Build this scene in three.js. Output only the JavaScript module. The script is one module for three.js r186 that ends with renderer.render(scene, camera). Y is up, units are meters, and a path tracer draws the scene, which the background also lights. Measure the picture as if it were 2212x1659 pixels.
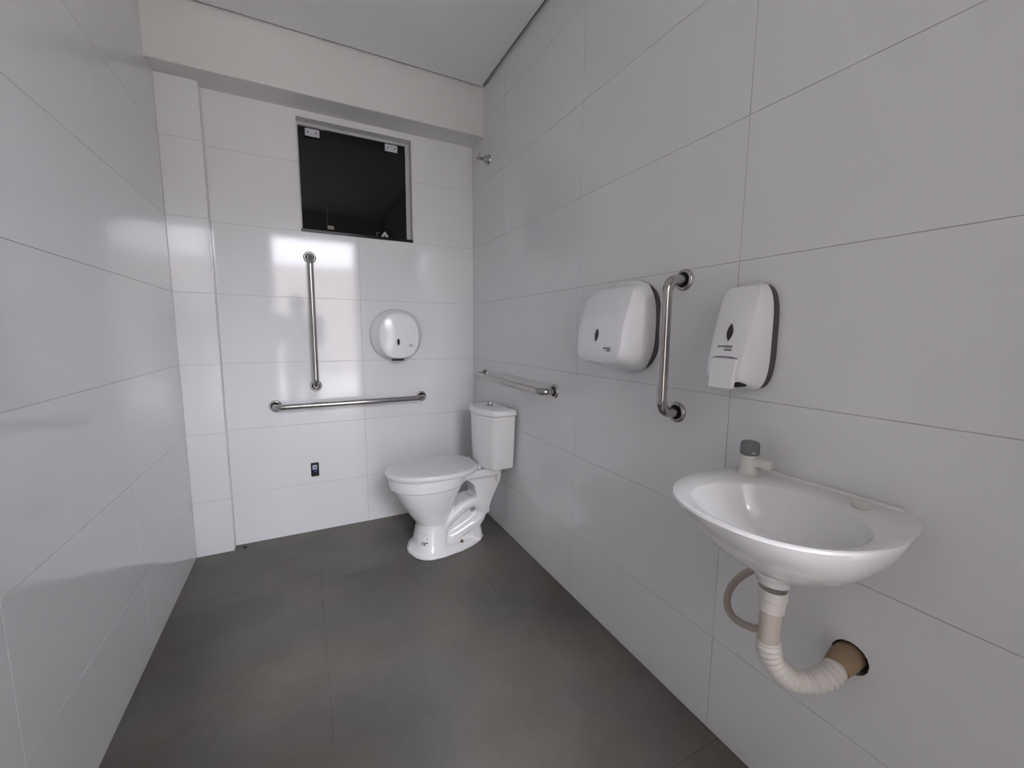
import * as THREE from 'three';
import { RoundedBoxGeometry } from 'three/addons/geometries/RoundedBoxGeometry.js';
import { TextGeometry } from 'three/addons/geometries/TextGeometry.js';
import { FontLoader } from 'three/addons/loaders/FontLoader.js';
import { MarchingCubes } from 'three/addons/objects/MarchingCubes.js';
import { ImprovedNoise } from 'three/addons/math/ImprovedNoise.js';
import { mergeGeometries, mergeVertices, toCreasedNormals } from 'three/addons/utils/BufferGeometryUtils.js';

// ---------------------------------------------------------------- camera, sky, exposure
// x = 0: right wall, z = 0: window wall, y = 0: floor; the room lies at x < 0, z > 0
const W = 1.678, ZP = 0.062, XP = -1.5015, ZB = 0.184, YB = 2.496, YC = 2.783, YS = 2.86, ZR = 3.1;
const scene = new THREE.Scene();
const camera = new THREE.PerspectiveCamera(2 * Math.atan(829.5 / 885.7056) * 180 / Math.PI, 2212 / 1659, 0.01, 200);
{
  const yaw = 0.4709, pitch = 0.1218, roll = 0.0065;
  const fwd = new THREE.Vector3(Math.sin(yaw) * Math.cos(pitch), -Math.sin(pitch), -Math.cos(yaw) * Math.cos(pitch));
  const r0 = new THREE.Vector3(Math.cos(yaw), 0, Math.sin(yaw)), u0 = new THREE.Vector3().crossVectors(r0, fwd);
  const right = r0.clone().multiplyScalar(Math.cos(roll)).addScaledVector(u0, Math.sin(roll));
  const up = u0.clone().multiplyScalar(Math.cos(roll)).addScaledVector(r0, -Math.sin(roll));
  camera.quaternion.setFromRotationMatrix(new THREE.Matrix4().makeBasis(right, up, fwd.clone().negate()));
  camera.position.set(-1.0947, 1.2474, 2.763);
}
scene.add(camera);
{ // overcast sky, three times as bright overhead as at the horizon (the standard overcast law), the same all round
  const h = 64, d = new Float32Array(8 * h * 4);
  for (let y = 0; y < h; y++) { const e = ((y + 0.5) / h - 0.5) * Math.PI, k = (1 + 2 * Math.max(0, Math.sin(e))) / 1.6; for (let x = 0; x < 8; x++) d.set([0.885 * k, 0.9 * k, k, 1], (y * 8 + x) * 4); }
  const sky = new THREE.DataTexture(d, 8, h, THREE.RGBAFormat, THREE.FloatType);
  sky.mapping = THREE.EquirectangularReflectionMapping; sky.magFilter = THREE.LinearFilter; sky.needsUpdate = true;
  scene.background = sky;
}
scene.backgroundIntensity = 1;
const sun = new THREE.DirectionalLight(new THREE.Color().setRGB(1, 0.93, 0.84), 0.8);   // high sun behind the building, reaches only the yard
sun.position.set(-3, 9, -4.5); sun.target.position.set(0, 0, 5); sun.castShadow = true;
Object.assign(sun.shadow.camera, { left: -16, right: 16, top: 16, bottom: -16, near: 0.5, far: 40 });
scene.add(sun, sun.target);
const renderer = new THREE.WebGLRenderer({ antialias: true });
renderer.toneMapping = THREE.LinearToneMapping;
renderer.toneMappingExposure = 20.5;
renderer.shadowMap.enabled = true;

// ---------------------------------------------------------------- helpers
let seed = 7;
const rnd = () => { seed = (seed * 1664525 + 1013904223) >>> 0; return seed / 4294967296; };
const V = (x, y, z) => new THREE.Vector3(x, y, z);
const noise = new ImprovedNoise();
const taken = {};
const numbered = (n) => { const k = taken[n] = (taken[n] ?? -1) + 1; return k ? n + '_' + String(k).padStart(3, '0') : n; };
function part(name, geo, mat, parent, label) {
  const m = new THREE.Mesh(geo, mat); m.name = name; m.castShadow = m.receiveShadow = true; parent.add(m);
  if (label) m.userData.label = label;
  return m;
}
function thing(name, label, category, pos = [0, 0, 0], group) {
  const g = new THREE.Group(); g.name = numbered(name); g.position.set(...pos); g.userData = { label, category };
  if (group) g.userData.group = group;
  scene.add(g); return g;
}
function struct(name, geo, mat, label) {
  const m = part(name, geo, mat, scene); m.userData = { kind: 'structure', label, category: name.split('_')[0] };
  return m;
}
const box = (x0, x1, y0, y1, z0, z1) => new THREE.BoxGeometry(x1 - x0, y1 - y0, z1 - z0).translate((x0 + x1) / 2, (y0 + y1) / 2, (z0 + z1) / 2);
const rbox = (x0, x1, y0, y1, z0, z1, r = 0.003, s = 3) => new RoundedBoxGeometry(x1 - x0, y1 - y0, z1 - z0, s, r).translate((x0 + x1) / 2, (y0 + y1) / 2, (z0 + z1) / 2);
// toCreasedNormals joins corners closer than a hundredth of a unit: work in millimetres
const creased = (g, angle) => toCreasedNormals(g.scale(1000, 1000, 1000), angle).scale(0.001, 0.001, 0.001);
// closed rings of equal length, skinned; ends closed with fans
function loft(rings, crease = 0.6, cap0 = true, cap1 = true) {
  const n = rings[0].length, pos = [], idx = [];
  for (const r of rings) for (const p of r) pos.push(p.x, p.y, p.z);
  for (let k = 0; k + 1 < rings.length; k++) for (let i = 0; i < n; i++) {
    const j = (i + 1) % n, a = k * n + i, b = k * n + j, c = a + n, d = b + n;
    idx.push(a, b, d, a, d, c);
  }
  const fan = (r, base, flip) => {
    const c = r.reduce((s, p) => s.add(p), V(0, 0, 0)).divideScalar(n), at = pos.length / 3;
    pos.push(c.x, c.y, c.z);
    for (let i = 0; i < n; i++) { const j = (i + 1) % n; flip ? idx.push(at, base + j, base + i) : idx.push(at, base + i, base + j); }
  };
  if (cap0) fan(rings[0], 0, true);
  if (cap1) fan(rings[rings.length - 1], (rings.length - 1) * n, false);
  const g = new THREE.BufferGeometry();
  g.setAttribute('position', new THREE.Float32BufferAttribute(pos, 3)); g.setIndex(idx);
  return creased(g, crease);
}
// polygon [[a, b], ...] with rounded corners -> points, the same number for each corner
function roundPoly(pts, r, seg = 6) {
  const out = [], n = pts.length;
  pts.forEach((p, i) => {
    const P = new THREE.Vector2(...p), A = new THREE.Vector2(...pts[(i + n - 1) % n]).sub(P), B = new THREE.Vector2(...pts[(i + 1) % n]).sub(P);
    const rr = Math.min(Array.isArray(r) ? r[i] : r, A.length() * 0.49, B.length() * 0.49);
    const a = A.normalize().multiplyScalar(rr).add(P), b = B.normalize().multiplyScalar(rr).add(P);
    for (let k = 0; k <= seg; k++) { const t = k / seg; out.push([(1 - t) ** 2 * a.x + 2 * t * (1 - t) * P.x + t * t * b.x, (1 - t) ** 2 * a.y + 2 * t * (1 - t) * P.y + t * t * b.y]); }
  });
  return out;
}
const superell = (n, a, b, e) => Array.from({ length: n }, (_, i) => {
  const t = i / n * 2 * Math.PI, c = Math.cos(t), s = Math.sin(t);
  return [a * Math.sign(c) * Math.abs(c) ** (2 / e), b * Math.sign(s) * Math.abs(s) ** (2 / e)];
});
function resample(pts, n) {                              // closed polyline to n even steps
  const L = [0]; for (let i = 0; i < pts.length; i++) { const p = pts[i], q = pts[(i + 1) % pts.length]; L.push(L[i] + Math.hypot(p[0] - q[0], p[1] - q[1])); }
  const out = []; let k = 0;
  for (let i = 0; i < n; i++) {
    const s = i / n * L[pts.length]; while (L[k + 1] < s) k++;
    const t = (s - L[k]) / (L[k + 1] - L[k] || 1), p = pts[k], q = pts[(k + 1) % pts.length];
    out.push([p[0] + (q[0] - p[0]) * t, p[1] + (q[1] - p[1]) * t]);
  }
  return out;
}
function bendPath(pts, r, seg = 10) {                    // 3d polyline with round bends
  const out = [pts[0]];
  for (let i = 1; i < pts.length - 1; i++) {
    const a = pts[i - 1].clone().sub(pts[i]).setLength(r).add(pts[i]), b = pts[i + 1].clone().sub(pts[i]).setLength(r).add(pts[i]);
    for (let k = 0; k <= seg; k++) { const t = k / seg; out.push(a.clone().multiplyScalar((1 - t) ** 2).addScaledVector(pts[i], 2 * t * (1 - t)).addScaledVector(b, t * t)); }
  }
  out.push(pts[pts.length - 1]); return out;
}
function sweep(pts, radius, sides = 20, capped = true) {  // circle swept along points; radius a number or a function of the step
  const rings = []; let nrm = null;
  pts.forEach((p, i) => {
    const t = pts[Math.min(i + 1, pts.length - 1)].clone().sub(pts[Math.max(i - 1, 0)]).normalize();
    if (!nrm) nrm = Math.abs(t.y) < 0.9 ? V(0, 1, 0) : V(1, 0, 0);
    nrm = nrm.clone().addScaledVector(t, -nrm.dot(t)).normalize();
    const b = t.clone().cross(nrm), rr = typeof radius === 'function' ? radius(i / (pts.length - 1)) : radius;
    rings.push(Array.from({ length: sides }, (_, k) => p.clone().addScaledVector(nrm, rr * Math.cos(k / sides * 2 * Math.PI)).addScaledVector(b, rr * Math.sin(k / sides * 2 * Math.PI))));
  });
  return loft(rings, 0.9, capped, capped);
}
const lathe = (prof, seg = 40, crease = 0.7) => creased(new THREE.LatheGeometry(prof.map(([r, y]) => new THREE.Vector2(Math.max(r, 1e-5), y)), seg), crease);
const toX = (g) => g.rotateZ(Math.PI / 2);                // lathe axis +y -> -x (out of the right wall)
const toZ = (g) => g.rotateX(Math.PI / 2);                // lathe axis +y -> +z (out of the window wall)

// ---------------------------------------------------------------- materials
function field(n, fn, channels) {
  const d = new Uint8Array(n * n * 4);
  for (let j = 0; j < n; j++) for (let i = 0; i < n; i++) {
    const v = fn(i / n, j / n), o = (j * n + i) * 4;
    for (let c = 0; c < 3; c++) d[o + c] = Math.max(0, Math.min(255, Array.isArray(v) ? v[c] : v)); d[o + 3] = 255;
  }
  const t = new THREE.DataTexture(d, n, n); t.wrapS = t.wrapT = THREE.RepeatWrapping; t.magFilter = THREE.LinearFilter; t.minFilter = THREE.LinearMipmapLinearFilter; t.generateMipmaps = true;
  if (channels === 'srgb') t.colorSpace = THREE.SRGBColorSpace;
  t.needsUpdate = true; return t;
}
// tileable noise: blend of shifted copies
const tnoise = (u, v, f, z) => { const a = u * 2 * Math.PI, b = v * 2 * Math.PI, k = f / (2 * Math.PI); return 0.5 * noise.noise(Math.cos(a) * k + 9, Math.sin(a) * k + z, Math.cos(b) * k + 3) + 0.5 * noise.noise(Math.sin(b) * k + 5, Math.cos(a) * k + 7, Math.sin(a) * k + Math.cos(b) * k + z); };
const glazeBump = field(256, (u, v) => 128 + 70 * tnoise(u, v, 12, 1) + 45 * tnoise(u, v, 26, 4));
const M = {};
const std = (o) => new THREE.MeshPhysicalMaterial(o);
M.tile = std({ color: 0xececed, roughness: 0.08, ior: 1.53, bumpMap: glazeBump, bumpScale: 0.00003 });
M.grout = std({ color: 0xc2c0be, roughness: 0.9 });
M.paint = std({ color: 0xe4e2df, roughness: 0.75 });
M.ceiling = std({ color: 0xf0f0ee, roughness: 0.85 });
M.slab = std({ color: 0x77756f, roughness: 0.95 });
const floorMap = field(1024, (u, v) => {
  const x = u * 2.6, y = v * 3.4;
  let s = 0, a = 1; for (let k = 0, f = 1.6; k < 6; k++, f *= 2.1, a *= 0.58) s += a * noise.noise(x * f + 3, y * f + 8, k * 7.3);
  const fine = (rnd() - 0.5) * 5, g = 100 + s * 15 + fine;
  const blot = noise.noise(x * 3 + 30, y * 3, 2) * 3;
  return [g + 3 + blot, g - 0.5, g - 6 - blot];
}, 'srgb');
M.floor = std({ map: floorMap, roughness: 0.5, bumpMap: floorMap, bumpScale: 0.0004 });
M.floorGrout = std({ color: 0x6a6663, roughness: 0.9 });
M.ceramic = std({ color: 0xf0efee, roughness: 0.1, clearcoat: 0.4, clearcoatRoughness: 0.05 });
M.seat = std({ color: 0xe2e1e2, roughness: 0.28 });
M.plastic = std({ color: 0xf5f5f7, roughness: 0.16 });
M.greyPlastic = std({ color: 0x544c52, roughness: 0.5 });
M.lens = std({ color: 0x332d2e, roughness: 0.2 });
M.ink = std({ color: 0x3a3b44, roughness: 0.6 });
M.black = std({ color: 0x08080a, roughness: 0.6 });
M.steel = std({ color: 0xbab7b4, metalness: 1, roughness: 0.15 });
M.chrome = std({ color: 0xb4b2b4, metalness: 1, roughness: 0.08 });
M.darkGlass = std({ color: 0x050507, roughness: 0.06 });
M.alu = std({ color: 0xc9c9c8, roughness: 0.4 });
M.granite = std({ color: 0x0b0a10, roughness: 0.14 });
M.clamp = std({ color: 0xcfd0d6, roughness: 0.45 });
M.pvc = std({ color: 0xe3dfd8, roughness: 0.4 });
M.pvcAged = std({ color: 0xcfc6ba, roughness: 0.45 });
M.pvcTan = std({ color: 0xa18a6e, roughness: 0.6 });
M.hose = std({ color: 0xb5aa9f, roughness: 0.5 });
M.capGrey = std({ color: 0x6f7375, roughness: 0.12 });
M.sticker = std({ color: 0xeeeef0, roughness: 0.5 });
M.brass = std({ color: 0x8a6a3f, metalness: 0.8, roughness: 0.4 });
M.blue = std({ color: 0x1d3f86, roughness: 0.25 });
M.screen = std({ color: 0xd8d6ea, roughness: 0.4 });

// ---------------------------------------------------------------- room shell
const YJ = [0, 0.3117, 0.6917, 1.0717, 1.4517, 1.8317, 2.2117, 2.5917];
const GAP = 0.0018;
// one tile: chamfered plate, front at w = 0, reaching back 7 mm; (u, v) across, uv in half metres
const plateCache = {};
function plate(du, dv, uv0) {
  const key = [du, dv].map((x) => x.toFixed(4)).join() + (uv0 ? uv0.join() : '');
  if (plateCache[key]) return plateCache[key];
  const c = 0.0005, d = 0.007, a = du / 2, b = dv / 2;
  const F = [[-a + c, -b + c, 0], [a - c, -b + c, 0], [a - c, b - c, 0], [-a + c, b - c, 0]], S = [[-a, -b, -c], [a, -b, -c], [a, b, -c], [-a, b, -c]], B = S.map(([x, y]) => [x, y, -d]);
  const P = [], quad = (p, q, r, s) => P.push(...p, ...q, ...r, ...p, ...r, ...s);
  quad(...F);
  for (let i = 0; i < 4; i++) { const j = (i + 1) % 4; quad(S[i], S[j], F[j], F[i]); quad(B[i], B[j], S[j], S[i]); }
  const g = new THREE.BufferGeometry(); g.setAttribute('position', new THREE.Float32BufferAttribute(P, 3));
  const uv = []; for (let i = 0; i < P.length; i += 3) uv.push((P[i] + (uv0 ? uv0[0] : 0)) * (uv0 ? uv0[2] : 2), (P[i + 1] + (uv0 ? uv0[1] : 0)) * (uv0 ? uv0[3] : 2));
  g.setAttribute('uv', new THREE.Float32BufferAttribute(uv, 2)); g.computeVertexNormals();
  return plateCache[key] = g;
}
function shapeTile(outline, holes = []) {                 // cut tile: any outline, in its own (u, v)
  const s = new THREE.Shape(outline.map((p) => new THREE.Vector2(...p)));
  for (const h of holes) s.holes.push(new THREE.Path(h.map((p) => new THREE.Vector2(...p))));
  const g = new THREE.ExtrudeGeometry(s, { depth: 0.007, bevelEnabled: false }).translate(0, 0, -0.007), uv = g.attributes.uv;
  for (let i = 0; i < uv.count; i++) uv.setXY(i, uv.getX(i) * 2, uv.getY(i) * 2);
  return g;
}
function tileMesh(parent, geo, place, mat = M.tile) { const m = part('tile', geo, mat, parent); place(m); return m; }
const FACE = {
  back: (m, u, v, w = 0) => m.position.set(u, v, w),
  right: (m, u, v, w = 0) => { m.position.set(w, v, u); m.rotation.y = -Math.PI / 2; },      // u = z
  left: (m, u, v, w = -W) => { m.position.set(w, v, u); m.rotation.y = Math.PI / 2; },
};
function tileGrid(parent, face, us, vs, w, skip = () => false) {
  for (let i = 0; i + 1 < us.length; i++) for (let j = 0; j + 1 < vs.length; j++) {
    if (skip(i, j)) continue;
    tileMesh(parent, plate(us[i + 1] - us[i] - GAP, vs[j + 1] - vs[j] - GAP), (m) => FACE[face](m, (us[i] + us[i + 1]) / 2, (vs[j] + vs[j + 1]) / 2, w));
  }
}
const G = 0.0014;                                          // grout lies this much behind the tile faces
const rectPath = (x0, x1, y0, y1) => [[x0, y0], [x1, y0], [x1, y1], [x0, y1]];
function slabWithHoles(outline, holes, depth) {
  const s = new THREE.Shape(outline.map((p) => new THREE.Vector2(...p)));
  for (const h of holes) s.holes.push(new THREE.Path(h.map((p) => new THREE.Vector2(...p))));
  return new THREE.ExtrudeGeometry(s, { depth, bevelEnabled: false });
}
const WIN = { x0: -1.07, x1: -0.418, y0: 1.8328, y1: 2.461 };
// window wall
{
  const w = struct('wall_back', slabWithHoles(rectPath(-W - 0.16, 0.16, -0.1, 3), [rectPath(WIN.x0, WIN.x1, WIN.y0, WIN.y1)], 0.15).translate(0, 0, -0.15 - G), M.grout, 'white tiled end wall with the dark window');
  const vs = [...YJ.slice(0, 7), YB];
  tileGrid(w, 'back', [XP, -0.757, 0], vs, 0, (i, j) => j >= 5);
  const g = GAP / 2;
  // courses cut round the window
  const cut = [
    rectPath(XP + g, WIN.x0, vs[5] + g, vs[6] - g), rectPath(WIN.x1, -g, vs[5] + g, vs[6] - g),
    [[XP + g, vs[6] + g], [WIN.x0, vs[6] + g], [WIN.x0, WIN.y1], [-0.757 - g, WIN.y1], [-0.757 - g, YB], [XP + g, YB]],
    [[-0.757 + g, WIN.y1], [WIN.x1, WIN.y1], [WIN.x1, vs[6] + g], [-g, vs[6] + g], [-g, YB], [-0.757 + g, YB]],
  ];
  for (const c of cut) tileMesh(w, shapeTile(c), (m) => FACE.back(m, 0, 0));
}
// right wall with the drain hole
const HOLE = { y: 0.508, z: 2.347, r: 0.037 };
{
  const circ = Array.from({ length: 44 }, (_, i) => { const t = i / 44 * 2 * Math.PI, k = 1 + 0.012 * Math.sin(i * 2.3); return [HOLE.z + HOLE.r * k * Math.cos(t), HOLE.y + HOLE.r * k * Math.sin(t)]; });
  const g0 = slabWithHoles(rectPath(-0.15, ZR + 0.2, -0.1, 3), [circ.slice().reverse()], 0.07).rotateY(-Math.PI / 2).translate(0.07 + G, 0, 0);
  const w = struct('wall_right', g0, M.grout, 'long white tiled side wall with dispensers and washbasin');
  part('wall_core', box(0.07, 0.18, -0.1, 3, -0.15, ZR + 0.2), M.slab, w);
  const us = [0, 0.501, 1.252, 2.003, 2.754, ZR], vs = [...YJ, YS];
  tileGrid(w, 'right', us, vs, 0, (i, j) => i === 3 && j === 1);
  const g = GAP / 2, place = (m) => { m.rotation.y = -Math.PI / 2; };
  tileMesh(w, shapeTile(rectPath(us[3] + g, us[4] - g, vs[1] + g, vs[2] - g), [circ.slice().reverse()]), place);
}
// left wall
{
  const w = struct('wall_left', box(-W - 0.15, -W - G, -0.1, 3, -0.15, ZR + 0.2), M.grout, 'plain white tiled side wall nearest the camera');
  tileGrid(w, 'left', [ZP, 0.823, 1.585, 2.346, ZR], [...YJ, YS], -W);
}
// pilaster in the far left corner
{
  const w = struct('pilaster', box(-W - 0.01, XP - G, -0.02, YB, -0.01, ZP - G), M.grout, 'narrow tiled pilaster in the corner left of the window wall');
  const vs = [...YJ.slice(0, 7), YB];
  tileGrid(w, 'back', [-W, XP + 0.0011], vs, ZP);
  tileGrid(w, 'right', [0.0005, ZP - 0.001], vs, XP);
  w.children.slice(-7).forEach((m) => { m.rotation.y = Math.PI / 2; });
}
// beam across the top of the window wall
struct('ceiling_beam', rbox(-W - 0.004, 0.004, YB, 2.9, -0.02, ZB, 0.006, 2), M.paint, 'white painted beam above the window');
// ceiling board with a shadow gap, and the slab above it
{
  const c = struct('ceiling', box(-W - 0.01, -0.017, YC, YC + 0.012, ZB + 0.017, ZR + 0.02), M.ceiling, 'flat white plasterboard ceiling with a shadow gap');
  part('slab', box(-W - 0.15, 0.16, YS, YS + 0.15, -0.15, ZR + 0.2), M.slab, c);
}
// floor
{
  const f = struct('floor', box(-W - 0.15, 0.16, -0.12, -G, -0.15, ZR + 0.2), M.floorGrout, 'grey cement look porcelain floor');
  const us = [-W, -1.07, -0.313, 0], vs = [0, 0.533, 1.287, 2.045, 2.803, ZR + 0.15];
  for (let i = 0; i < 3; i++) for (let j = 0; j < 5; j++) {
    const du = us[i + 1] - us[i], dv = vs[j + 1] - vs[j], uc = (us[i] + us[i + 1]) / 2, vc = (vs[j] + vs[j + 1]) / 2;
    // each tile takes its own part of the cement pattern
    tileMesh(f, plate(du - 0.0012, dv - 0.0012, [uc + 2, 4 - vc, 1 / 2.6, 1 / 3.4]), (m) => { m.position.set(uc, 0, vc); m.rotation.x = -Math.PI / 2; }, M.floor);
  }
}
// wall behind the camera with the open doorway that lets the daylight in
const DOOR = { x0: -1.37, x1: -0.43, y1: 2.42 };
struct('wall_front', slabWithHoles([[-W - 0.15, -0.1], [DOOR.x0, -0.1], [DOOR.x0, DOOR.y1], [DOOR.x1, DOOR.y1], [DOOR.x1, -0.1], [0.16, -0.1], [0.16, 3], [-W - 0.15, 3]], [], 0.15).translate(0, 0, ZR), M.paint, 'white wall behind the camera with the open doorway');
{
  const gnd = struct('ground', box(-14, 14, -0.12, -0.03, ZR + 0.15, 24), std({ color: 0xa3a19d, roughness: 0.95 }), 'paved yard outside the doorway');
  gnd.userData.category = 'ground';
  struct('wall_added_left', box(-1.85, -1.58, -0.1, 4.5, ZR + 0.15, 7), std({ color: 0x7a756f, roughness: 0.9 }), 'tan wall added outside the doorway to block sky light from the left');  // unseen wall, added to keep direct sky light off the right wall
  struct('wall_added_right', box(0.2, 0.5, -0.1, 3.6, ZR + 0.15, 5.6), M.paint, 'white wall added outside the doorway to block sky light from the right');  // unseen wall, added to narrow the sky on the right of the doorway
  struct('roof_added_eave', box(-2.2, 1, 2.76, 2.95, ZR + 0.15, ZR + 1.0), M.paint, 'white eave added outside over the doorway to cut off high sky light').userData.category = 'eave';  // unseen eave, added to cap the sky height and deepen the floor shadow
  struct('wall_added_yard', box(-14, 14, -0.1, 3.2, 11, 11.2), std({ color: 0x948e88, roughness: 0.9 }), 'plain wall added across the yard to cut off low sky light');  // unseen wall, added and sized to hide the sky near the horizon
}

// ---------------------------------------------------------------- window
{
  const w = new THREE.Group(); w.name = 'window_1'; w.userData = { kind: 'structure', label: 'small square window of black glass high in the end wall', category: 'window' }; scene.add(w);
  const { x0, x1, y0, y1 } = WIN, zf = -0.075;
  part('reveal', mergeGeometries([box(x0 - 0.004, x0 + 0.002, y0, y1, zf - 0.05, -0.0005), box(x1 - 0.002, x1 + 0.004, y0, y1, zf - 0.05, -0.0005), box(x0, x1, y1 - 0.002, y1 + 0.004, zf - 0.05, -0.0005)]), M.paint, w);
  part('sill', rbox(x0 + 0.001, x1 - 0.001, y0 + 0.0005, y0 + 0.017, zf - 0.05, 0.004, 0.002), M.granite, w, 'black granite sill');
  part('frame', mergeGeometries([box(x0 + 0.002, x1 - 0.002, y1 - 0.017, y1 - 0.002, zf - 0.012, zf + 0.012), box(x0 + 0.002, x0 + 0.010, y0 + 0.017, y1 - 0.017, zf - 0.012, zf + 0.012), box(x1 - 0.026, x1 - 0.002, y0 + 0.017, y1 - 0.017, zf - 0.012, zf + 0.012)]), M.alu, w);
  part('pane', box(x0 + 0.002, x0 + 0.175, y0 + 0.017, y1 - 0.016, zf - 0.012, zf - 0.006), M.darkGlass, w);
  part('pane', box(x0 + 0.15, x1 - 0.02, y0 + 0.017, y1 - 0.016, zf - 0.004, zf + 0.003), M.darkGlass, w);
  part('pane_edge', box(x0 + 0.145, x0 + 0.15, y0 + 0.02, y0 + 0.36, zf - 0.005, zf + 0.004), std({ color: 0x151716, roughness: 0.6 }), w);
  for (const [cx, cy] of [[-0.984, 2.412], [-0.53, 2.416]]) {
    const c = part('glass_clamp', rbox(cx - 0.039, cx + 0.039, cy - 0.021, cy + 0.021, zf + 0.003, zf + 0.012, 0.002), M.clamp, w);
    for (const s of [-1, 1]) part('screw', toZ(lathe([[0.005, 0], [0.005, 0.0015], [0, 0.0016]], 14)).translate(cx + s * 0.022, cy, zf + 0.012), M.steel, c);
    part('pivot', box(cx - 0.03, cx + 0.035, cy + 0.021, cy + 0.03, zf - 0.002, zf + 0.006), M.greyPlastic, c);
  }
  part('pane_clip', rbox(x0 + 0.147, x0 + 0.182, y0 + 0.042, y0 + 0.064, zf + 0.003, zf + 0.009, 0.002), std({ color: 0x9b9189, roughness: 0.5 }), w);
  const lx = -0.585, ly = y0 + 0.017;
  const ls = new THREE.Shape([[-0.022, 0], [0.022, 0], [0.022, 0.022], [0.008, 0.04], [0.004, 0.046], [-0.004, 0.046], [-0.008, 0.04], [-0.022, 0.022]].map((p) => new THREE.Vector2(...p)));
  ls.holes.push(new THREE.Path([[-0.004, 0.012], [-0.004, 0.026], [0.003, 0.026], [0.003, 0.012]].map((p) => new THREE.Vector2(...p))));
  part('latch', new THREE.ExtrudeGeometry(ls, { depth: 0.008, bevelEnabled: false }).translate(lx, ly, zf + 0.003), M.clamp, w);
  part('keeper', mergeGeometries([box(lx - 0.052, lx - 0.047, ly + 0.014, ly + 0.04, zf + 0.003, zf + 0.009), box(lx - 0.052, lx - 0.034, ly + 0.035, ly + 0.04, zf + 0.003, zf + 0.009)]), std({ color: 0x66676a, roughness: 0.5 }), w);
}

// ---------------------------------------------------------------- grab bars
const flangeGeo = lathe([[0.0228, 0.003], [0.0231, 0.0088], [0.025, 0.0102], [0.0285, 0.0096], [0.032, 0.0068], [0.034, 0.0028], [0.0344, 0]], 72, 1.2);
const recessShadeGeo = lathe([[0.0231, 0], [0.0231, 0.004], [0, 0.0042]], 48);  // black disc painted in for the shaded hollow of the open flange
function grabBar(label, a, b, out) {
  const g = thing('grab_bar', label, 'grab bar', a.toArray(), 'stainless steel grab bars');
  const d = b.clone().sub(a), o = out.clone().multiplyScalar(0.075), turn = new THREE.Quaternion().setFromUnitVectors(V(0, 1, 0), out);
  part('bar', sweep(bendPath([out.clone().multiplyScalar(0.003), o, d.clone().add(o), d.clone().addScaledVector(out, 0.003)], 0.052, 12), 0.0165, 28), M.steel, g);
  for (const p of [V(0, 0, 0), d]) {
    const f = part('flange', flangeGeo, M.steel, g); f.position.copy(p); f.quaternion.copy(turn);
    part('recess_shade', recessShadeGeo, M.black, f);
  }
}
grabBar('upright steel grab bar below the window', V(-1.033, 1.686, 0), V(-1.034, 0.925, 0), V(0, 0, 1));
grabBar('level steel grab bar on the wall beside the toilet, under the upright one', V(-1.256, 0.815, 0), V(-0.386, 0.82, 0), V(0, 0, 1));
grabBar('level steel grab bar on the wall above the toilet tank', V(0, 0.978, 0.213), V(0, 0.967, 1.075), V(-1, 0, 0));
grabBar('short upright steel grab bar between the towel and soap dispensers', V(0, 1.421, 1.82), V(0, 0.994, 1.82), V(-1, 0, 0));

// ---------------------------------------------------------------- toilet
const ss = (a, b, x) => { const t = Math.max(0, Math.min(1, (x - a) / (b - a))); return t * t * (3 - 2 * t); };
const smin = (a, b, k) => { const h = Math.max(k - Math.abs(a - b), 0) / k; return Math.min(a, b) - h * h * k * 0.25; };
const lut = (t, y) => { if (y <= t[0][0]) return t[0].slice(1); for (let i = 0; i + 1 < t.length; i++) if (y <= t[i + 1][0]) { const k = (y - t[i][0]) / (t[i + 1][0] - t[i][0]); return t[i].slice(1).map((v, n) => v + (t[i + 1][n + 1] - v) * k); } return t[t.length - 1].slice(1); };
const rbox2 = (px, py, pz, cx, cy, cz, hx, hy, hz, r) => { const x = Math.abs(px - cx) - hx + r, y = Math.abs(py - cy) - hy + r, z = Math.abs(pz - cz) - hz + r; return Math.hypot(Math.max(x, 0), Math.max(y, 0), Math.max(z, 0)) + Math.min(Math.max(x, y, z), 0) - r; };
const segd = (x, y, a, b) => { const dx = b[0] - a[0], dy = b[1] - a[1], t = Math.max(0, Math.min(1, ((x - a[0]) * dx + (y - a[1]) * dy) / (dx * dx + dy * dy))); return Math.hypot(x - a[0] - t * dx, y - a[1] - t * dy); };
const lined = (x, y, pts) => { let d = 9; for (let i = 0; i + 1 < pts.length; i++) d = Math.min(d, segd(x, y, pts[i], pts[i + 1])); return d; };
// bowl by height: distance of its back and front from the wall, half width
const BOWL = [[0, 0.385, 0.61, 0.152], [0.012, 0.385, 0.608, 0.15], [0.03, 0.385, 0.595, 0.136], [0.06, 0.385, 0.581, 0.122], [0.11, 0.385, 0.571, 0.11], [0.15, 0.385, 0.563, 0.102], [0.17, 0.385, 0.564, 0.1], [0.23, 0.362, 0.606, 0.12], [0.3, 0.33, 0.648, 0.148], [0.368, 0.3, 0.682, 0.17], [0.393, 0.292, 0.692, 0.176], [0.397, 0.28, 0.708, 0.184], [0.456, 0.262, 0.714, 0.187]];
const BASE = [[0.16, 0.03], [0.2, 0.075], [0.26, 0.108], [0.33, 0.135], [0.44, 0.155], [0.52, 0.142], [0.57, 0.105], [0.6, 0.06], [0.612, 0.02]];
const TRAP = [[0.42, 0.135], [0.36, 0.19], [0.3, 0.232], [0.255, 0.25], [0.215, 0.248], [0.185, 0.222], [0.178, 0.185], [0.192, 0.15], [0.235, 0.118], [0.29, 0.092], [0.34, 0.07], [0.385, 0.055]];
const TRAP2 = [[0.19, 0.15], [0.215, 0.1], [0.205, 0.06], [0.2, 0.03]];
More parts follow.
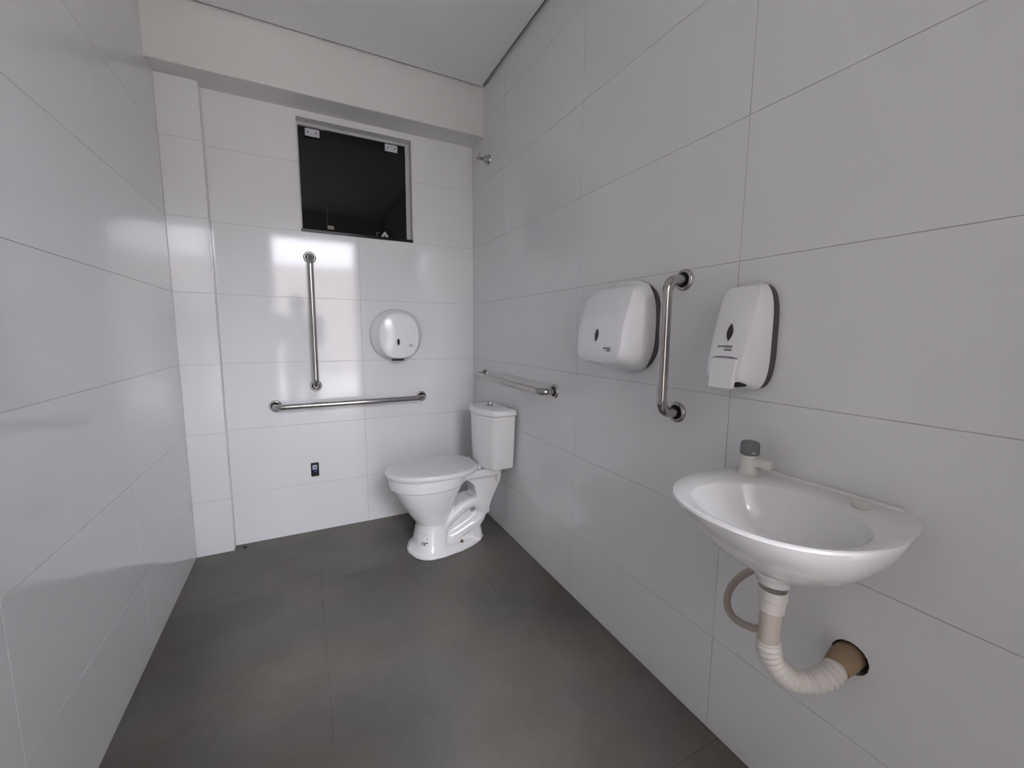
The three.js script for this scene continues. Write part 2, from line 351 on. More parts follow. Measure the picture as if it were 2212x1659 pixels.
function toiletSdf(u, y, z) {
  const [r0, r1, b] = lut(BOWL, y), c = (r0 + r1) / 2, a = (r1 - r0) / 2, az = Math.abs(z);
  let d = (Math.pow(Math.pow(Math.abs(u - c) / a, 2.2) + Math.pow(az / b, 2.2), 1 / 2.2) - 1) * Math.min(a, b) * 0.85;
  d = Math.max(d, y - 0.456);
  const hb = lut(BASE, u)[0], base = Math.max((az - hb) * 0.8, y - 0.014 - 0.016 * ss(hb, hb - 0.05, az), 0.158 - u, u - 0.612);
  d = smin(d, base, 0.02);
  const zz = Math.max(az - 0.045, 0);
  d = smin(d, Math.hypot(lined(u, y, TRAP), zz) - 0.034, 0.016);
  d = smin(d, Math.hypot(lined(u, y, TRAP2), Math.max(az - 0.05, 0)) - 0.026, 0.02);
  d = smin(d, rbox2(u, y, z, 0.29, 0.11, 0, 0.11, 0.12, 0.052, 0.012), 0.015);           // web between the loops
  d = Math.max(d, -(Math.hypot(u - 0.236, y - 0.203) - 0.0165));      // eye of the loop
  const k = ss(0.18, 0.42, y), front = 0.2 + 0.04 * k + 0.05 * ss(0.35, 0.42, y), rear = 0.13 - 0.07 * k;
  const col = Math.max(Math.max(u - front, rear - u), az - 0.062 - 0.02 * k, y - 0.44, 0.17 - y);
  d = smin(d, col, 0.02);
  d = smin(d, rbox2(u, y, z, 0.2, 0.43, 0, 0.125, 0.023, 0.095, 0.01), 0.02);        // shelf under the tank
  return Math.max(d, 0.001 - y);
}
const TZ = 0.515;
{
  const t = thing('toilet', 'white ceramic toilet with closed lid and tank in the corner', 'toilet', [0, 0, TZ]);
  const N = 120, mc = new MarchingCubes(N, M.ceramic, false, false, 400000); mc.isolation = 0;
  const lo = [-0.0, -0.03, -0.215], hi = [0.76, 0.49, 0.215], at = (i, k) => lo[k] + (hi[k] - lo[k]) * i / N;
  for (let kz = 0; kz < N; kz++) for (let ky = 0; ky < N; ky++) for (let kx = 0; kx < N; kx++) mc.field[kx + ky * N + kz * N * N] = -toiletSdf(at(kx, 0), at(ky, 1), at(kz, 2));
  mc.update();
  const n = mc.count, P = new Float32Array(n * 3), Nn = new Float32Array(n * 3), e = 0.002;
  for (let i = 0; i < n; i++) {
    const q = [0, 1, 2].map((k) => lo[k] + (hi[k] - lo[k]) * (mc.positionArray[i * 3 + k] + 1) / 2);
    const gr = V(toiletSdf(q[0] + e, q[1], q[2]) - toiletSdf(q[0] - e, q[1], q[2]), toiletSdf(q[0], q[1] + e, q[2]) - toiletSdf(q[0], q[1] - e, q[2]), toiletSdf(q[0], q[1], q[2] + e) - toiletSdf(q[0], q[1], q[2] - e)).normalize();
    P.set([-q[0], q[1], q[2]], i * 3); Nn.set([-gr.x, gr.y, gr.z], i * 3);
  }
  for (let i = 0; i < n; i += 3) for (let k = 0; k < 3; k++) { let x = P[i * 3 + 3 + k]; P[i * 3 + 3 + k] = P[i * 3 + 6 + k]; P[i * 3 + 6 + k] = x; x = Nn[i * 3 + 3 + k]; Nn[i * 3 + 3 + k] = Nn[i * 3 + 6 + k]; Nn[i * 3 + 6 + k] = x; }
  const bg = new THREE.BufferGeometry(); bg.setAttribute('position', new THREE.BufferAttribute(P, 3)); bg.setAttribute('normal', new THREE.BufferAttribute(Nn, 3));
  const bowl = part('bowl', mergeVertices(bg, 1e-5), M.ceramic, t);
  // lid and seat ring: egg with a cut back
  const egg = (s) => {
    const out = [];
    for (let i = 0; i < 72; i++) { const a = i / 72 * 2 * Math.PI, c = Math.cos(a), sn = Math.sin(a); out.push([c > 0 ? 0.455 + 0.272 * c : 0.455 + 0.25 * Math.sign(c) * Math.abs(c) ** 0.72, 0.192 * Math.sign(sn) * Math.abs(sn) ** (c > 0 ? 0.96 : 0.8)]); }
    return out.map(([u, z]) => [0.46 + (u - 0.46) * s, z * s]);
  };
  const ring = (s, y, dy = () => 0) => egg(s).map(([u, z]) => V(-u, y + dy(u, z), z));
  part('seat', loft([ring(0.95, 0.457), ring(0.975, 0.4575), ring(0.975, 0.4615), ring(0.95, 0.462)], 0.5), M.seat, t);
  part('lid', loft([ring(0.955, 0.4632), ring(0.99, 0.4638), ring(1, 0.467), ring(1, 0.477), ring(0.994, 0.4825), ring(0.98, 0.4868), ring(0.955, 0.4898), ring(0.915, 0.491), ring(0.9, 0.4898), ring(0.885, 0.4905), ring(0.5, 0.4928), ring(0.05, 0.4935)], 0.45), M.seat, t);
  for (const s of [-1, 1]) part('hinge', mergeGeometries([sweep([V(-0.207, 0.474, s * 0.075 - 0.02), V(-0.207, 0.474, s * 0.075 + 0.02)], 0.0095, 14), rbox(-0.225, -0.196, 0.4565, 0.474, s * 0.075 - 0.013, s * 0.075 + 0.013, 0.003)].map((g) => { g.deleteAttribute('uv'); return g; })), M.seat, t);
  // tank
  const foot = (w, f, back, r) => roundPoly([[back, w], [f - 0.05, w], [f, w * 0.36], [f, -w * 0.36], [f - 0.05, -w], [back, -w]], [0.008, r, 0.06, 0.06, r, 0.008]);
  const tr = (w, f, y, back = 0.018, r = 0.03) => foot(w, f, back, r).map(([u, z]) => V(-u, y, z));
  part('tank', loft([tr(0.145, 0.182, 0.455), tr(0.155, 0.193, 0.46), tr(0.159, 0.197, 0.472), tr(0.17, 0.2, 0.6), tr(0.183, 0.203, 0.775), tr(0.179, 0.199, 0.778)], 0.5), M.ceramic, t);
  part('tank_lid', loft([tr(0.184, 0.204, 0.7785), tr(0.188, 0.208, 0.7795, 0.014), tr(0.19, 0.21, 0.783, 0.012), tr(0.19, 0.21, 0.8, 0.012), tr(0.188, 0.208, 0.807, 0.013), tr(0.183, 0.203, 0.8115, 0.017), tr(0.174, 0.195, 0.814, 0.026), tr(0.09, 0.14, 0.8165, 0.06)], 0.5), M.ceramic, t);
  const btn = part('flush_button', lathe([[0.024, 0], [0.024, 0.002], [0.0145, 0.004], [0.0145, 0.02], [0.0125, 0.0235], [0, 0.0245]], 28).translate(-0.1, 0.815, 0), M.chrome, t, 'chrome flush button');
  for (const s of [-1, 1]) part('tank_bolt', lathe([[0.006, 0], [0.006, 0.035], [0, 0.036]], 10).translate(-0.1, 0.373, s * 0.1), M.pvc, t);
  part('floor_bolt', lathe([[0.0095, 0], [0.0095, 0.004], [0.005, 0.0055], [0.005, 0.014], [0, 0.0155]], 12).translate(-0.322, 0.04, 0.099), M.brass, t, 'small brass floor bolt');
  // barcode sticker wrapped on the foot
  const onFoot = (ang, y, off) => { const c = [0.485, 0]; let r = 0.05; const du = Math.cos(ang), dz = Math.sin(ang); while (toiletSdf(c[0] + du * r, y, dz * r) < 0 && r < 0.3) r += 0.0005; return V(-(c[0] + du * (r + off)), y, dz * (r + off)); };
  const patch = (a0, a1, y0, y1, off, na = 8, ny = 4) => {
    const p = [], ix = [];
    for (let j = 0; j <= ny; j++) for (let i = 0; i <= na; i++) p.push(...onFoot(a0 + (a1 - a0) * i / na, y0 + (y1 - y0) * j / ny, off).toArray());
    for (let j = 0; j < ny; j++) for (let i = 0; i < na; i++) { const a = j * (na + 1) + i, b = a + 1, c = a + na + 1, d = c + 1; ix.push(a, c, b, b, c, d); }
    const g = new THREE.BufferGeometry(); g.setAttribute('position', new THREE.Float32BufferAttribute(p, 3)); g.setIndex(ix); g.computeVertexNormals(); return g;
  };
  const st = part('sticker', patch(0.62, 1.24, 0.06, 0.116, 0.0008), M.sticker, t, 'white barcode sticker');
  const bars = []; let ba = 1.08; for (const [w, s] of [[0.03, 0.012], [0.012, 0.012], [0.008, 0.01], [0.008, 0.01], [0.02, 0]]) { bars.push(patch(ba - w * 1.6, ba, 0.068, 0.086, 0.0014, 2, 2)); ba -= (w + s) * 1.6; }
  bars.push(patch(1.12, 1.2, 0.078, 0.086, 0.0014, 2, 2), patch(1.16, 1.2, 0.1, 0.106, 0.0014, 2, 2));
  part('print', mergeGeometries(bars), M.ink, st);
}

// ---------------------------------------------------------------- dispensers
const font = await new FontLoader().loadAsync('fonts/droid/droid_sans_bold.typeface.json');
const text = (s, size) => { const g = new TextGeometry(s, { font, size, depth: 0.0004, curveSegments: 3, bevelEnabled: false }); g.computeBoundingBox(); return g; };
// two short printed words, the second below and set to the right
const logo = (size) => {
  const a = text('premisse', size), b = text('velox', size * 0.92), wa = a.boundingBox.max.x, wb = b.boundingBox.max.x;
  return mergeGeometries([a.translate(-wa / 2, size * 0.35, 0), b.translate(wa / 2 - wb, -size * 0.95, 0)]);
};
const lensShape = (h, w, d) => { const s = new THREE.Shape(); s.moveTo(0, -h / 2); s.quadraticCurveTo(w, 0, 0, h / 2); s.quadraticCurveTo(-w, 0, 0, -h / 2); return new THREE.ExtrudeGeometry(s, { depth: d, bevelEnabled: false, curveSegments: 10 }); };
// shell from an outline on the wall to a smaller front; outlines in (a, y), depth d outwards; made facing +z
function shell(wall, front, depth, y0, stepsIn = [0.93, 0.6, 0.2], lip = 0.016, crown = 0.004, crease = 0.3) {
  const mixp = (t) => wall.map((p, i) => [p[0] + (front[i][0] - p[0]) * t, p[1] + (front[i][1] - p[1]) * t]);
  const D = (p, t) => lip + (depth(p[1]) - lip) * t;
  const rings = [wall.map((p) => V(p[0], p[1], y0)), wall.map((p) => V(p[0], p[1], lip))];
  for (const t of [0.04, 0.25, 0.5, 0.75, 0.92]) rings.push(mixp(t).map((p) => V(p[0], p[1], D(p, t))));
  rings.push(mixp(0.985).map((p) => V(p[0], p[1], D(p, 0.985))));
  for (const s of stepsIn) { const c = front.reduce((m, p) => [m[0] + p[0] / front.length, m[1] + p[1] / front.length], [0, 0]); rings.push(front.map((p) => { const q = [c[0] + (p[0] - c[0]) * s, c[1] + (p[1] - c[1]) * s]; return V(q[0], q[1], depth(q[1]) + crown * (1 - s * s)); })); }
  return loft(rings, crease);
}
const off = (pts, dx, dy) => pts.map(([x, y]) => [x + dx, y + dy]);
{ // toilet paper, window wall
  const t = thing('toilet_paper_dispenser', 'round white toilet roll dispenser on the wall behind the toilet', 'dispenser', [-0.545, 1.236, 0], 'white plastic dispensers');
  const clip = (p) => p.map(([x, y]) => [x, Math.max(y, -0.163)]);
  const n = 96, depth = () => 0.104;
  part('back_plate', shell(clip(superell(n, 0.166, 0.166, 2.15)), clip(superell(n, 0.164, 0.164, 2.15)), () => 0.022, 0.0005, [0.5], 0.018, 0), M.clamp, t);
  const cover = part('cover', shell(clip(superell(n, 0.158, 0.159, 2.15)), off(superell(n, 0.12, 0.14, 2.5), 0, -0.008), depth, 0.01, [0.96, 0.85, 0.6, 0.2], 0.024, 0.014, 0.7), M.plastic, t);
  part('sight_glass', lensShape(0.046, 0.017, 0.003).translate(-0.009, -0.045, 0.1152), M.lens, cover, 'dark almond-shaped sight glass');
  part('lettering', logo(0.0062).translate(0.062, -0.068, 0.1128), M.ink, cover);
  part('paper_slot', box(-0.042, 0.028, -0.1642, -0.155, 0.06, 0.095), M.black, t, 'black slot');
}
{ // paper towels, right wall
  const t = thing('paper_towel_dispenser', 'large white paper towel dispenser beside the short grab bar', 'dispenser', [0, 1.275, 1.575], 'white plastic dispensers');
  t.rotation.y = -Math.PI / 2;
  const n = 96, depth = (y) => lut([[-0.17, 0.115], [-0.13, 0.142], [-0.1, 0.15], [-0.07, 0.148], [0.03, 0.132], [0.1, 0.105], [0.14, 0.075], [0.17, 0.05]], y)[0];
  part('back_plate', shell(superell(n, 0.158, 0.163, 2.9), superell(n, 0.156, 0.161, 2.9), () => 0.017, 0.0005, [0.5], 0.013, 0), M.greyPlastic, t, 'dark grey back plate');
  const cover = part('cover', shell(superell(n, 0.15, 0.166, 3), off(superell(n, 0.122, 0.132, 6), 0, 0.006), depth, 0.008, [0.95, 0.75, 0.45, 0.15], 0.02), M.plastic, t);
  part('sight_glass', lensShape(0.046, 0.015, 0.002).rotateX(-0.16).translate(-0.002, -0.03, 0.1468), M.lens, cover, 'dark almond-shaped sight glass');
  part('lettering', logo(0.0062).rotateX(0.03).translate(0.06, -0.08, 0.1516), M.ink, cover);
}
{ // soap, right wall
  const t = thing('soap_dispenser', 'slim white soap dispenser with push lever above the washbasin', 'dispenser', [0, 1.243, 2.055], 'white plastic dispensers');
  t.rotation.y = -Math.PI / 2;
  const n = 96, depth = (y) => lut([[-0.145, 0.1], [-0.1, 0.112], [-0.03, 0.1], [0.05, 0.08], [0.1, 0.062], [0.145, 0.04]], y)[0];
  part('back_plate', shell(superell(n, 0.0695, 0.141, 3.6), superell(n, 0.0685, 0.14, 3.6), () => 0.017, 0.0005, [0.5], 0.013, 0), M.greyPlastic, t, 'dark grey back plate');
  const cover = part('cover', shell(superell(n, 0.0645, 0.142, 3.8), off(superell(n, 0.05, 0.124, 8), 0, 0.008), depth, 0.008, [0.93, 0.75, 0.45, 0.15], 0.02, 0.003), M.plastic, t);
  part('sight_glass', lensShape(0.046, 0.016, 0.002).rotateX(-0.24).translate(0.001, 0.012, 0.0935), M.lens, cover, 'dark almond-shaped sight glass');
  part('lettering', logo(0.0068).rotateX(-0.22).translate(-0.006, -0.03, 0.1022), M.ink, cover);
  const lv = roundPoly([[-0.036, -0.056], [0.036, -0.056], [0.033, -0.134], [-0.033, -0.134]], [0.004, 0.004, 0.006, 0.006], 4), lz = (y) => 0.1105 + (-0.056 - y) * 0.16;
  part('push_lever', loft([lv.map(([x, y]) => V(x, y, lz(y) - 0.012)), lv.map(([x, y]) => V(x, y, lz(y) - 0.001)), lv.map(([x, y]) => V(x * 0.96, -0.095 + (y + 0.095) * 0.97, lz(y) + 0.0012))], 0.5), M.plastic, t);
  part('lever_gap', loft([0, 1].map((k) => superell(24, 0.036, 0.0012, 2).map(([x, y]) => V(x, -0.0545 + y + 0.0025 * (1 - (x / 0.036) ** 2), 0.1 + 0.0085 * k)))), M.greyPlastic, t);
  part('nozzle_well', box(-0.02, 0.04, -0.128, -0.112, 0.07, 0.106), M.black, t, 'black nozzle well');
}

// ---------------------------------------------------------------- washbasin, tap, pipes
{
  const b = thing('washbasin', 'white ceramic wall-hung washbasin below the soap dispenser', 'washbasin', [0, 0, 2.265]);
  const N = 120, YR = 0.888;
  const edge = []; // plan: (distance from wall, along wall)
  for (let i = 0; i <= 60; i++) { const a = -Math.PI / 2 + i / 60 * Math.PI; edge.push([0.17 + 0.23 * Math.abs(Math.cos(a)) ** 0.9, 0.21 * Math.sign(Math.sin(a)) * Math.abs(Math.sin(a)) ** 0.86]); }
  const outer = resample(roundPoly([[0.001, 0.16], [0.001, -0.155], [0.05, -0.198], ...edge, [0.06, 0.195]], 0.03, 4), N);
  const rotTo = (pts) => { let k = 0, best = 9; pts.forEach((p, i) => { const d = Math.abs(Math.atan2(p[1], p[0] - 0.2)); if (d < best) { best = d; k = i; } }); return [...pts.slice(k), ...pts.slice(0, k)]; };
  const O = rotTo(outer), cw = (pts) => pts.reduce((s, p, i) => { const q = pts[(i + 1) % pts.length]; return s + p[0] * q[1] - q[0] * p[1]; }, 0);
  const well = Array.from({ length: N }, (_, i) => { // opening seen along the same directions as the outer edge
    const p = O[i], a = Math.atan2(p[1] - 0.012, p[0] - 0.225), c = Math.cos(a), s = Math.sin(a), e = 2.25, r = 1 / Math.pow(Math.pow(Math.abs(c) / 0.143, e) + Math.pow(Math.abs(s) / 0.158, e), 1 / e);
    return [0.225 + r * c, 0.012 + r * s];
  });
  const ring = (pts, c, s, y) => pts.map(([u, z]) => V(-(c[0] + (u - c[0]) * s), y, c[1] + (z - c[1]) * s));
  const drain = (r, y) => O.map(([u, z]) => { const a = Math.atan2(z, u - 0.18); return V(-(0.18 + r * Math.cos(a)), y, r * Math.sin(a)); });
  const C0 = [0.1, 0], W0 = [0.205, 0.01], bodyRings = [
    drain(0.02, 0.699), drain(0.033, 0.7), drain(0.036, 0.712), drain(0.044, 0.722), ring(O, [0.15, 0], 0.3, 0.731), ring(O, [0.13, 0], 0.45, 0.744), ring(O, [0.1, 0], 0.6, 0.762), ring(O, [0.08, 0], 0.7, 0.781), ring(O, [0.06, 0], 0.79, 0.802), ring(O, [0.03, 0], 0.875, 0.826), ring(O, [0.01, 0], 0.945, 0.852), ring(O, [0, 0], 0.985, 0.873), ring(O, [0, 0], 1, 0.884), ring(O, [0.01, 0], 0.995, 0.8885), ring(O, [0.02, 0], 0.982, 0.89),
    O.map((p, i) => V(-(p[0] * 0.5 + well[i][0] * 0.5), 0.8865, p[1] * 0.5 + well[i][1] * 0.5)),
    ring(well, W0, 1.03, 0.8845), ring(well, W0, 1, 0.882), ring(well, W0, 0.975, 0.875), ring(well, W0, 0.94, 0.862), ring(well, W0, 0.87, 0.84), ring(well, W0, 0.76, 0.815), ring(well, W0, 0.6, 0.793), ring(well, W0, 0.4, 0.779), ring(well, W0, 0.16, 0.772), ring(well, W0, 0.15, 0.765)];
  void cw;
  part('basin', loft(bodyRings, 0.7), M.ceramic, b);
  part('back_ledge', rbox(-0.02, 0, 0.884, 0.8955, -0.13, 0.15, 0.005), M.ceramic, b);
  part('drain_ring', lathe([[0.0155, 0], [0.0155, 0.002], [0.024, 0.003], [0.026, 0]], 28).translate(-0.205, 0.7722, 0.01), M.chrome, b, 'chrome drain ring');
  part('tap_hole_plug', lathe([[0.0155, 0], [0.0165, 0.002], [0.0165, 0.011], [0.014, 0.013], [0.0125, 0.011], [0, 0.011]], 28).translate(-0.052, 0.8865, 0.09), M.pvc, b, 'small round white plug');
}
{
  const t = thing('faucet', 'small white plastic tap with a grey knob on the washbasin', 'faucet', [-0.065, 0.8868, 2.115]);
  part('body', lathe([[0.0262, 0], [0.0262, 0.003], [0.0225, 0.006], [0.021, 0.012], [0.021, 0.034], [0.018, 0.038], [0.0175, 0.052], [0, 0.053]], 36), M.pvc, t);
  const sp = part('spout', rbox(-0.0125, 0.0125, 0.024, 0.045, -0.004, 0.056, 0.005), M.pvc, t); sp.rotation.y = 0.12;
  part('outlet', lathe([[0.007, 0], [0.008, 0], [0.008, 0.008], [0, 0.008]], 18).translate(0, 0.018, 0.04), M.pvc, sp);
  const k = [0.0185, 0.0205, 0.0215, 0.0212, 0.0195, 0.014].map((r, i) => superell(40, r, r * 0.92, 2.8).map(([x, z]) => V(x, [0.0505, 0.052, 0.062, 0.078, 0.0845, 0.0875][i], z)));
  const kn = part('knob', loft(k, 0.6), M.capGrey, t, 'glossy grey knob');
  part('mark', rbox(-0.005, 0.005, 0.058, 0.0605, 0.0188, 0.0205, 0.0006), M.clamp, kn); kn.rotation.y = -0.5;
}
{
  const t = thing('drain_pipe', 'white corrugated drain hose from the washbasin to a hole in the wall', 'pipe', [-0.18, 0, 2.265]);
  part('coupling', lathe([[0.0225, 0.63], [0.0262, 0.634], [0.0265, 0.66], [0.0295, 0.663], [0.0295, 0.682], [0.0275, 0.685], [0.0265, 0.682], [0.0265, 0.67], [0, 0.67]], 36), M.pvc, t);
  part('tail_pipe', lathe([[0, 0.54], [0.0215, 0.542], [0.022, 0.55], [0.022, 0.63], [0, 0.634]], 36), M.pvcAged, t);
  const curve = new THREE.CatmullRomCurve3([V(0, 0.56, 0), V(0.001, 0.535, 0.003), V(0.008, 0.506, 0.012), V(0.03, 0.477, 0.034), V(0.065, 0.474, 0.06), V(0.1, 0.489, 0.077), V(0.13, 0.506, 0.082)]);
  const ribs = 17; part('corrugated_hose', sweep(curve.getSpacedPoints(ribs * 10), (s) => 0.0215 + 0.0036 * Math.sqrt(0.5 + 0.5 * Math.sin(s * ribs * 2 * Math.PI)) + 0.001 * Math.sin(s * 17), 28), M.pvc, t);
  const e = curve.getPointAt(0.97);
  part('wall_stub', sweep([e, V(0.14, 0.508, 0.081), V(0.16, 0.508, 0.08), V(0.18, 0.506, 0.078), V(0.235, 0.504, 0.077)], (s) => 0.0255 + 0.0045 * Math.min(1, s * 2), 32), M.pvcTan, t, 'tan plastic pipe stub in the wall hole');
}
{
  const t = thing('supply_hose', 'thin beige water hose looping down behind the drain pipe', 'hose', [-0.07, 0, 2.2]);
  const P = [V(0, 0.73, 0.012), V(-0.02, 0.7, 0.006), V(-0.03, 0.666, -0.021), V(-0.03, 0.651, -0.034), V(-0.03, 0.618, -0.061), V(-0.03, 0.577, -0.084), V(-0.03, 0.54, -0.093), V(-0.03, 0.514, -0.09), V(-0.03, 0.497, -0.075), V(-0.03, 0.494, -0.051), V(-0.029, 0.498, -0.03), V(-0.01, 0.488, -0.026), V(0.03, 0.468, -0.036), V(0.068, 0.455, -0.045)];
  part('hose', sweep(new THREE.CatmullRomCurve3(P).getSpacedPoints(60), 0.0092, 16), M.hose, t);
}
// ---------------------------------------------------------------- small wall fittings
{
  const t = thing('call_button', 'small black call button plate low on the window wall', 'button', [-1.0645, 0.4, 0]);
  part('plate', rbox(-0.0225, 0.0225, -0.043, 0.043, 0.0002, 0.007, 0.003), M.black, t);
  const s = part('label', rbox(-0.0125, 0.0115, 0.001, 0.029, 0.0065, 0.0078, 0.0006), M.screen, t, 'small white label');
  part('mark', mergeGeometries([box(-0.006, -0.002, 0.008, 0.02, 0.0077, 0.0082), box(-0.002, 0.006, 0.013, 0.019, 0.0077, 0.0082), box(0.002, 0.007, 0.007, 0.014, 0.0077, 0.0082)]), M.blue, s);
  part('push_button', toZ(lathe([[0.0092, 0], [0.0092, 0.002], [0.0075, 0.0035], [0, 0.0038]], 26)).translate(0.001, -0.014, 0.007), M.blue, t, 'blue round button');
}
{
  const t = thing('shutoff_valve', 'chrome stop valve with a cross handle high on the wall', 'valve', [0, 2.325, 0.272]);
  part('escutcheon', toX(lathe([[0.0315, 0], [0.0315, 0.002], [0.028, 0.008], [0.012, 0.04], [0.01, 0.042], [0, 0.042]], 32)), M.chrome, t);
  const h = part('handle', toX(lathe([[0.0065, 0.042], [0.0065, 0.056], [0.0095, 0.06], [0.0095, 0.068], [0.006, 0.072], [0, 0.073]], 20)), M.chrome, t);
  for (let k = 0; k < 4; k++) { const a = k * Math.PI / 2 + 0.35, d = V(0, Math.cos(a), Math.sin(a)); part('spoke', sweep([d.clone().multiplyScalar(0.006).setX(-0.064), d.clone().multiplyScalar(0.02).setX(-0.066), d.clone().multiplyScalar(0.029).setX(-0.068), d.clone().multiplyScalar(0.031).setX(-0.068)], (s) => 0.0042 + 0.002 * s - (s > 0.99 ? 0.003 : 0), 12), M.chrome, h); }
}
{
  const g = new THREE.IcosahedronGeometry(0.009, 1), p = g.attributes.position;
  for (let i = 0; i < p.count; i++) { const k = 1 + 0.4 * noise.noise(p.getX(i) * 150, p.getY(i) * 150, p.getZ(i) * 150); p.setXYZ(i, p.getX(i) * k, p.getY(i) * k * 0.5, p.getZ(i) * k * 0.7); }
  g.computeVertexNormals();
  const c = part('crumb', g, M.black, scene); c.position.set(-1.45, 0.0042, 0.052); c.userData = { label: 'tiny black crumb on the floor beside the pilaster', category: 'crumb' };
}

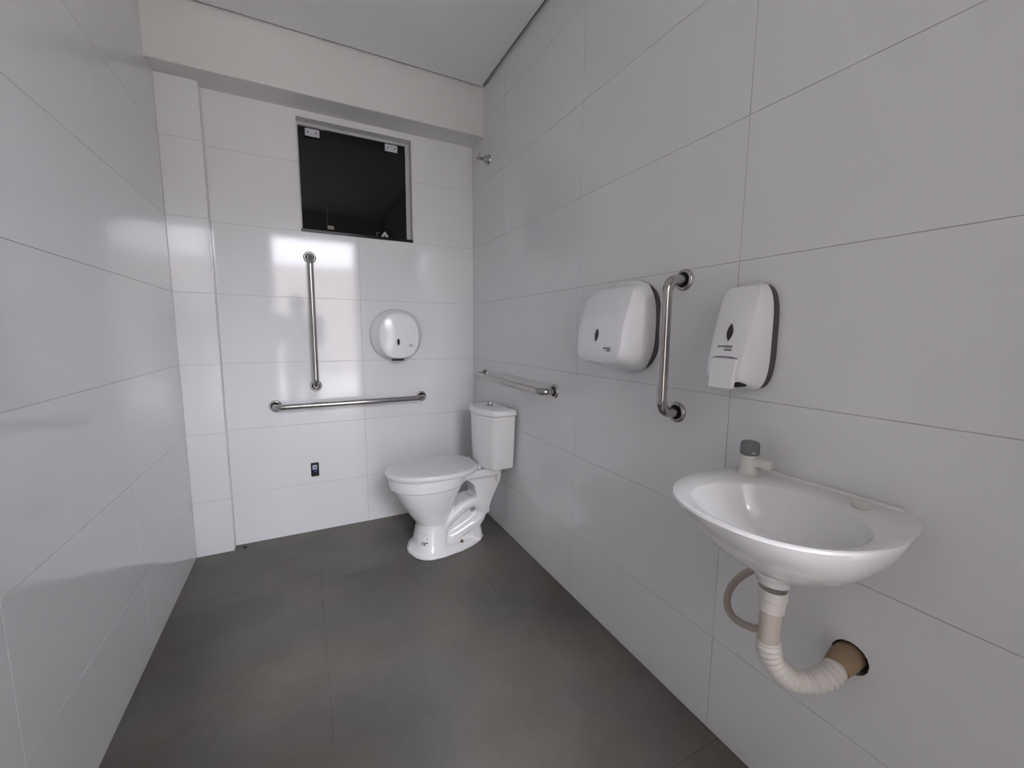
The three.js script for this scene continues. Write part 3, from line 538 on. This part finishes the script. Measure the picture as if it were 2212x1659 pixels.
// ---------------------------------------------------------------- outside: added yard wall, and the person whose shadow falls on the floor
{
  const p = thing('person', 'person in dark clothes standing in the doorway behind the camera holding a phone', 'person', [0, 0, 0]);
  const S = (x, y, z, r) => ({ p: V(x, y, z), r });
  const X = -1.12, Z = 2.98, C = V(-1.0947, 1.2474, 2.763);
  const hipL = S(X - 0.09, 0.9, Z, 0.095), hipR = S(X + 0.09, 0.9, Z, 0.095), kneeL = S(X - 0.1, 0.49, Z - 0.02, 0.062), kneeR = S(X + 0.1, 0.49, Z - 0.02, 0.062), ankL = S(X - 0.11, 0.09, Z + 0.03, 0.042), ankR = S(X + 0.11, 0.09, Z + 0.03, 0.042);
  const waist = S(X, 1.05, Z, 0.145), chest = S(X, 1.28, Z - 0.01, 0.155), shL = S(X - 0.185, 1.385, Z, 0.07), shR = S(X + 0.185, 1.385, Z, 0.07), neck = S(X, 1.46, Z - 0.005, 0.055), skull = S(X - 0.01, 1.595, Z - 0.02, 0.088), chin = S(X - 0.015, 1.53, Z - 0.055, 0.055);
  const elL = S(X - 0.27, 1.13, Z - 0.05, 0.045), elR = S(X + 0.22, 1.12, Z - 0.08, 0.045), wrL = S(C.x - 0.115, C.y - 0.045, C.z + 0.13, 0.03), wrR = S(C.x + 0.105, C.y - 0.045, C.z + 0.16, 0.03);
  const palmL = S(C.x - 0.1, C.y - 0.02, C.z + 0.062, 0.03), palmR = S(C.x + 0.085, C.y - 0.02, C.z + 0.1, 0.03);
  const capsule = (q, a, b) => { const ab = b.p.clone().sub(a.p), t = Math.max(0, Math.min(1, q.clone().sub(a.p).dot(ab) / ab.lengthSq())); return q.distanceTo(a.p.clone().addScaledVector(ab, t)) - (a.r + (b.r - a.r) * t); };
  const union = (bones, k, grow = 0) => (q) => { let d = 9; for (const [a, b] of bones) d = smin(d, capsule(q, a, b), k); return d - grow; };
  const toeL = S(X - 0.12, 0.045, Z - 0.15, 0.04), toeR = S(X + 0.12, 0.045, Z - 0.15, 0.04), legs = [[hipL, kneeL], [kneeL, ankL], [hipR, kneeR], [kneeR, ankR], [hipL, hipR]], torso = [[hipL, waist], [hipR, waist], [waist, chest], [chest, shL], [chest, shR]], uppers = [[shL, elL], [shR, elR]];
  const nose = S(X - 0.015, 1.565, Z - 0.115, 0.012), earL = S(X - 0.095, 1.57, Z - 0.01, 0.018), earR = S(X + 0.075, 1.57, Z - 0.01, 0.018);
  const fingers = [];
  for (const [palm, s] of [[palmL, -1], [palmR, 1]]) {
    for (let k = 0; k < 4; k++) { // fingers curl under and round the phone
      const root = S(palm.p.x - s * 0.005, palm.p.y + 0.022 - k * 0.02, palm.p.z - 0.018, 0.0095), mid = S(palm.p.x + s * -0.012, root.p.y - 0.002, palm.p.z - 0.045 + 0.004 * k, 0.0088), tip = S(palm.p.x - s * 0.036, root.p.y - 0.002, palm.p.z - 0.04 + 0.004 * k, 0.0075);
      fingers.push([root, mid], [mid, tip]);
    }
    fingers.push([S(palm.p.x, palm.p.y + 0.015, palm.p.z + 0.01, 0.012), S(palm.p.x - s * 0.018, palm.p.y + 0.05, palm.p.z - 0.012, 0.0105)], [S(palm.p.x - s * 0.018, palm.p.y + 0.05, palm.p.z - 0.012, 0.0105), S(palm.p.x - s * 0.045, palm.p.y + 0.055, palm.p.z - 0.022, 0.009)]);
  }
  const bodySdf = union([...legs, ...torso, ...uppers, [elL, wrL], [elR, wrR], [neck, chin], [neck, skull], [skull, chin], [chest, neck], [ankL, toeL], [ankR, toeR], [chin, nose], [skull, earL], [skull, earR]], 0.03);
  const hands = union([[wrL, palmL], [wrR, palmR], ...fingers], 0.008);
  const mesh = (sdf, lo, hi, N) => {
    const mc = new MarchingCubes(N, M.black, false, false, 200000), q = V(0, 0, 0); mc.isolation = 0;
    const at = (i, k) => lo[k] + (hi[k] - lo[k]) * i / N;
    for (let kz = 0; kz < N; kz++) for (let ky = 0; ky < N; ky++) for (let kx = 0; kx < N; kx++) mc.field[kx + ky * N + kz * N * N] = -sdf(q.set(at(kx, 0), at(ky, 1), at(kz, 2)));
    mc.update();
    const g = new THREE.BufferGeometry(), P = new Float32Array(mc.count * 3);
    for (let i = 0; i < P.length; i++) P[i] = lo[i % 3] + (hi[i % 3] - lo[i % 3]) * (mc.positionArray[i] + 1) / 2;
    g.setAttribute('position', new THREE.BufferAttribute(P, 3)); const m = mergeVertices(g, 1e-5); m.computeVertexNormals(); return m;
  };
  part('body', mergeGeometries([mesh(bodySdf, [X - 0.38, -0.02, Z - 0.38], [X + 0.36, 1.72, Z + 0.2], 72), mesh(hands, [C.x - 0.19, C.y - 0.14, C.z - 0.02], [C.x + 0.19, C.y + 0.14, C.z + 0.26], 72)]), std({ color: 0x9b6f55, roughness: 0.6 }), p);
  part('shirt', mesh((q) => Math.max(union([...torso, ...uppers.map(([a, b]) => [a, { p: a.p.clone().lerp(b.p, 0.75), r: 0.055 }])], 0.03, 0.012)(q), 0.88 - q.y), [X - 0.38, 0.84, Z - 0.26], [X + 0.36, 1.52, Z + 0.22], 64), std({ color: 0x2c3038, roughness: 0.9 }), p);
  part('trousers', mesh((q) => Math.max(union(legs, 0.03, 0.012)(q), 0.08 - q.y), [X - 0.3, 0.02, Z - 0.2], [X + 0.3, 1.06, Z + 0.2], 64), std({ color: 0x24262c, roughness: 0.9 }), p);
  part('hair', mesh((q) => Math.max(q.distanceTo(V(X - 0.01, 1.605, Z - 0.012)) - 0.104, 1.6 - q.y + (Z - 0.05 - q.z) * 0.6), [X - 0.15, 1.45, Z - 0.16], [X + 0.13, 1.74, Z + 0.14], 40), std({ color: 0x1c1612, roughness: 0.8 }), p);
  part('shoe', mesh(union([[ankL, toeL]], 0.01, 0.008), [X - 0.2, -0.02, Z - 0.23], [X - 0.04, 0.16, Z + 0.12], 40), M.black, p);
  part('shoe', mesh(union([[ankR, toeR]], 0.01, 0.008), [X + 0.04, -0.02, Z - 0.23], [X + 0.2, 0.16, Z + 0.12], 40), M.black, p);
  const ph = part('phone_body', rbox(-0.07, 0.07, -0.035, 0.035, -0.0035, 0.0035, 0.003), M.black, scene);
  ph.name = 'phone'; ph.quaternion.copy(camera.quaternion); ph.position.copy(camera.position).add(V(0, 0, 0.017).applyQuaternion(camera.quaternion)); ph.userData = { label: 'black phone held up by the person in the doorway', category: 'phone' };
}

renderer.render(scene, camera);
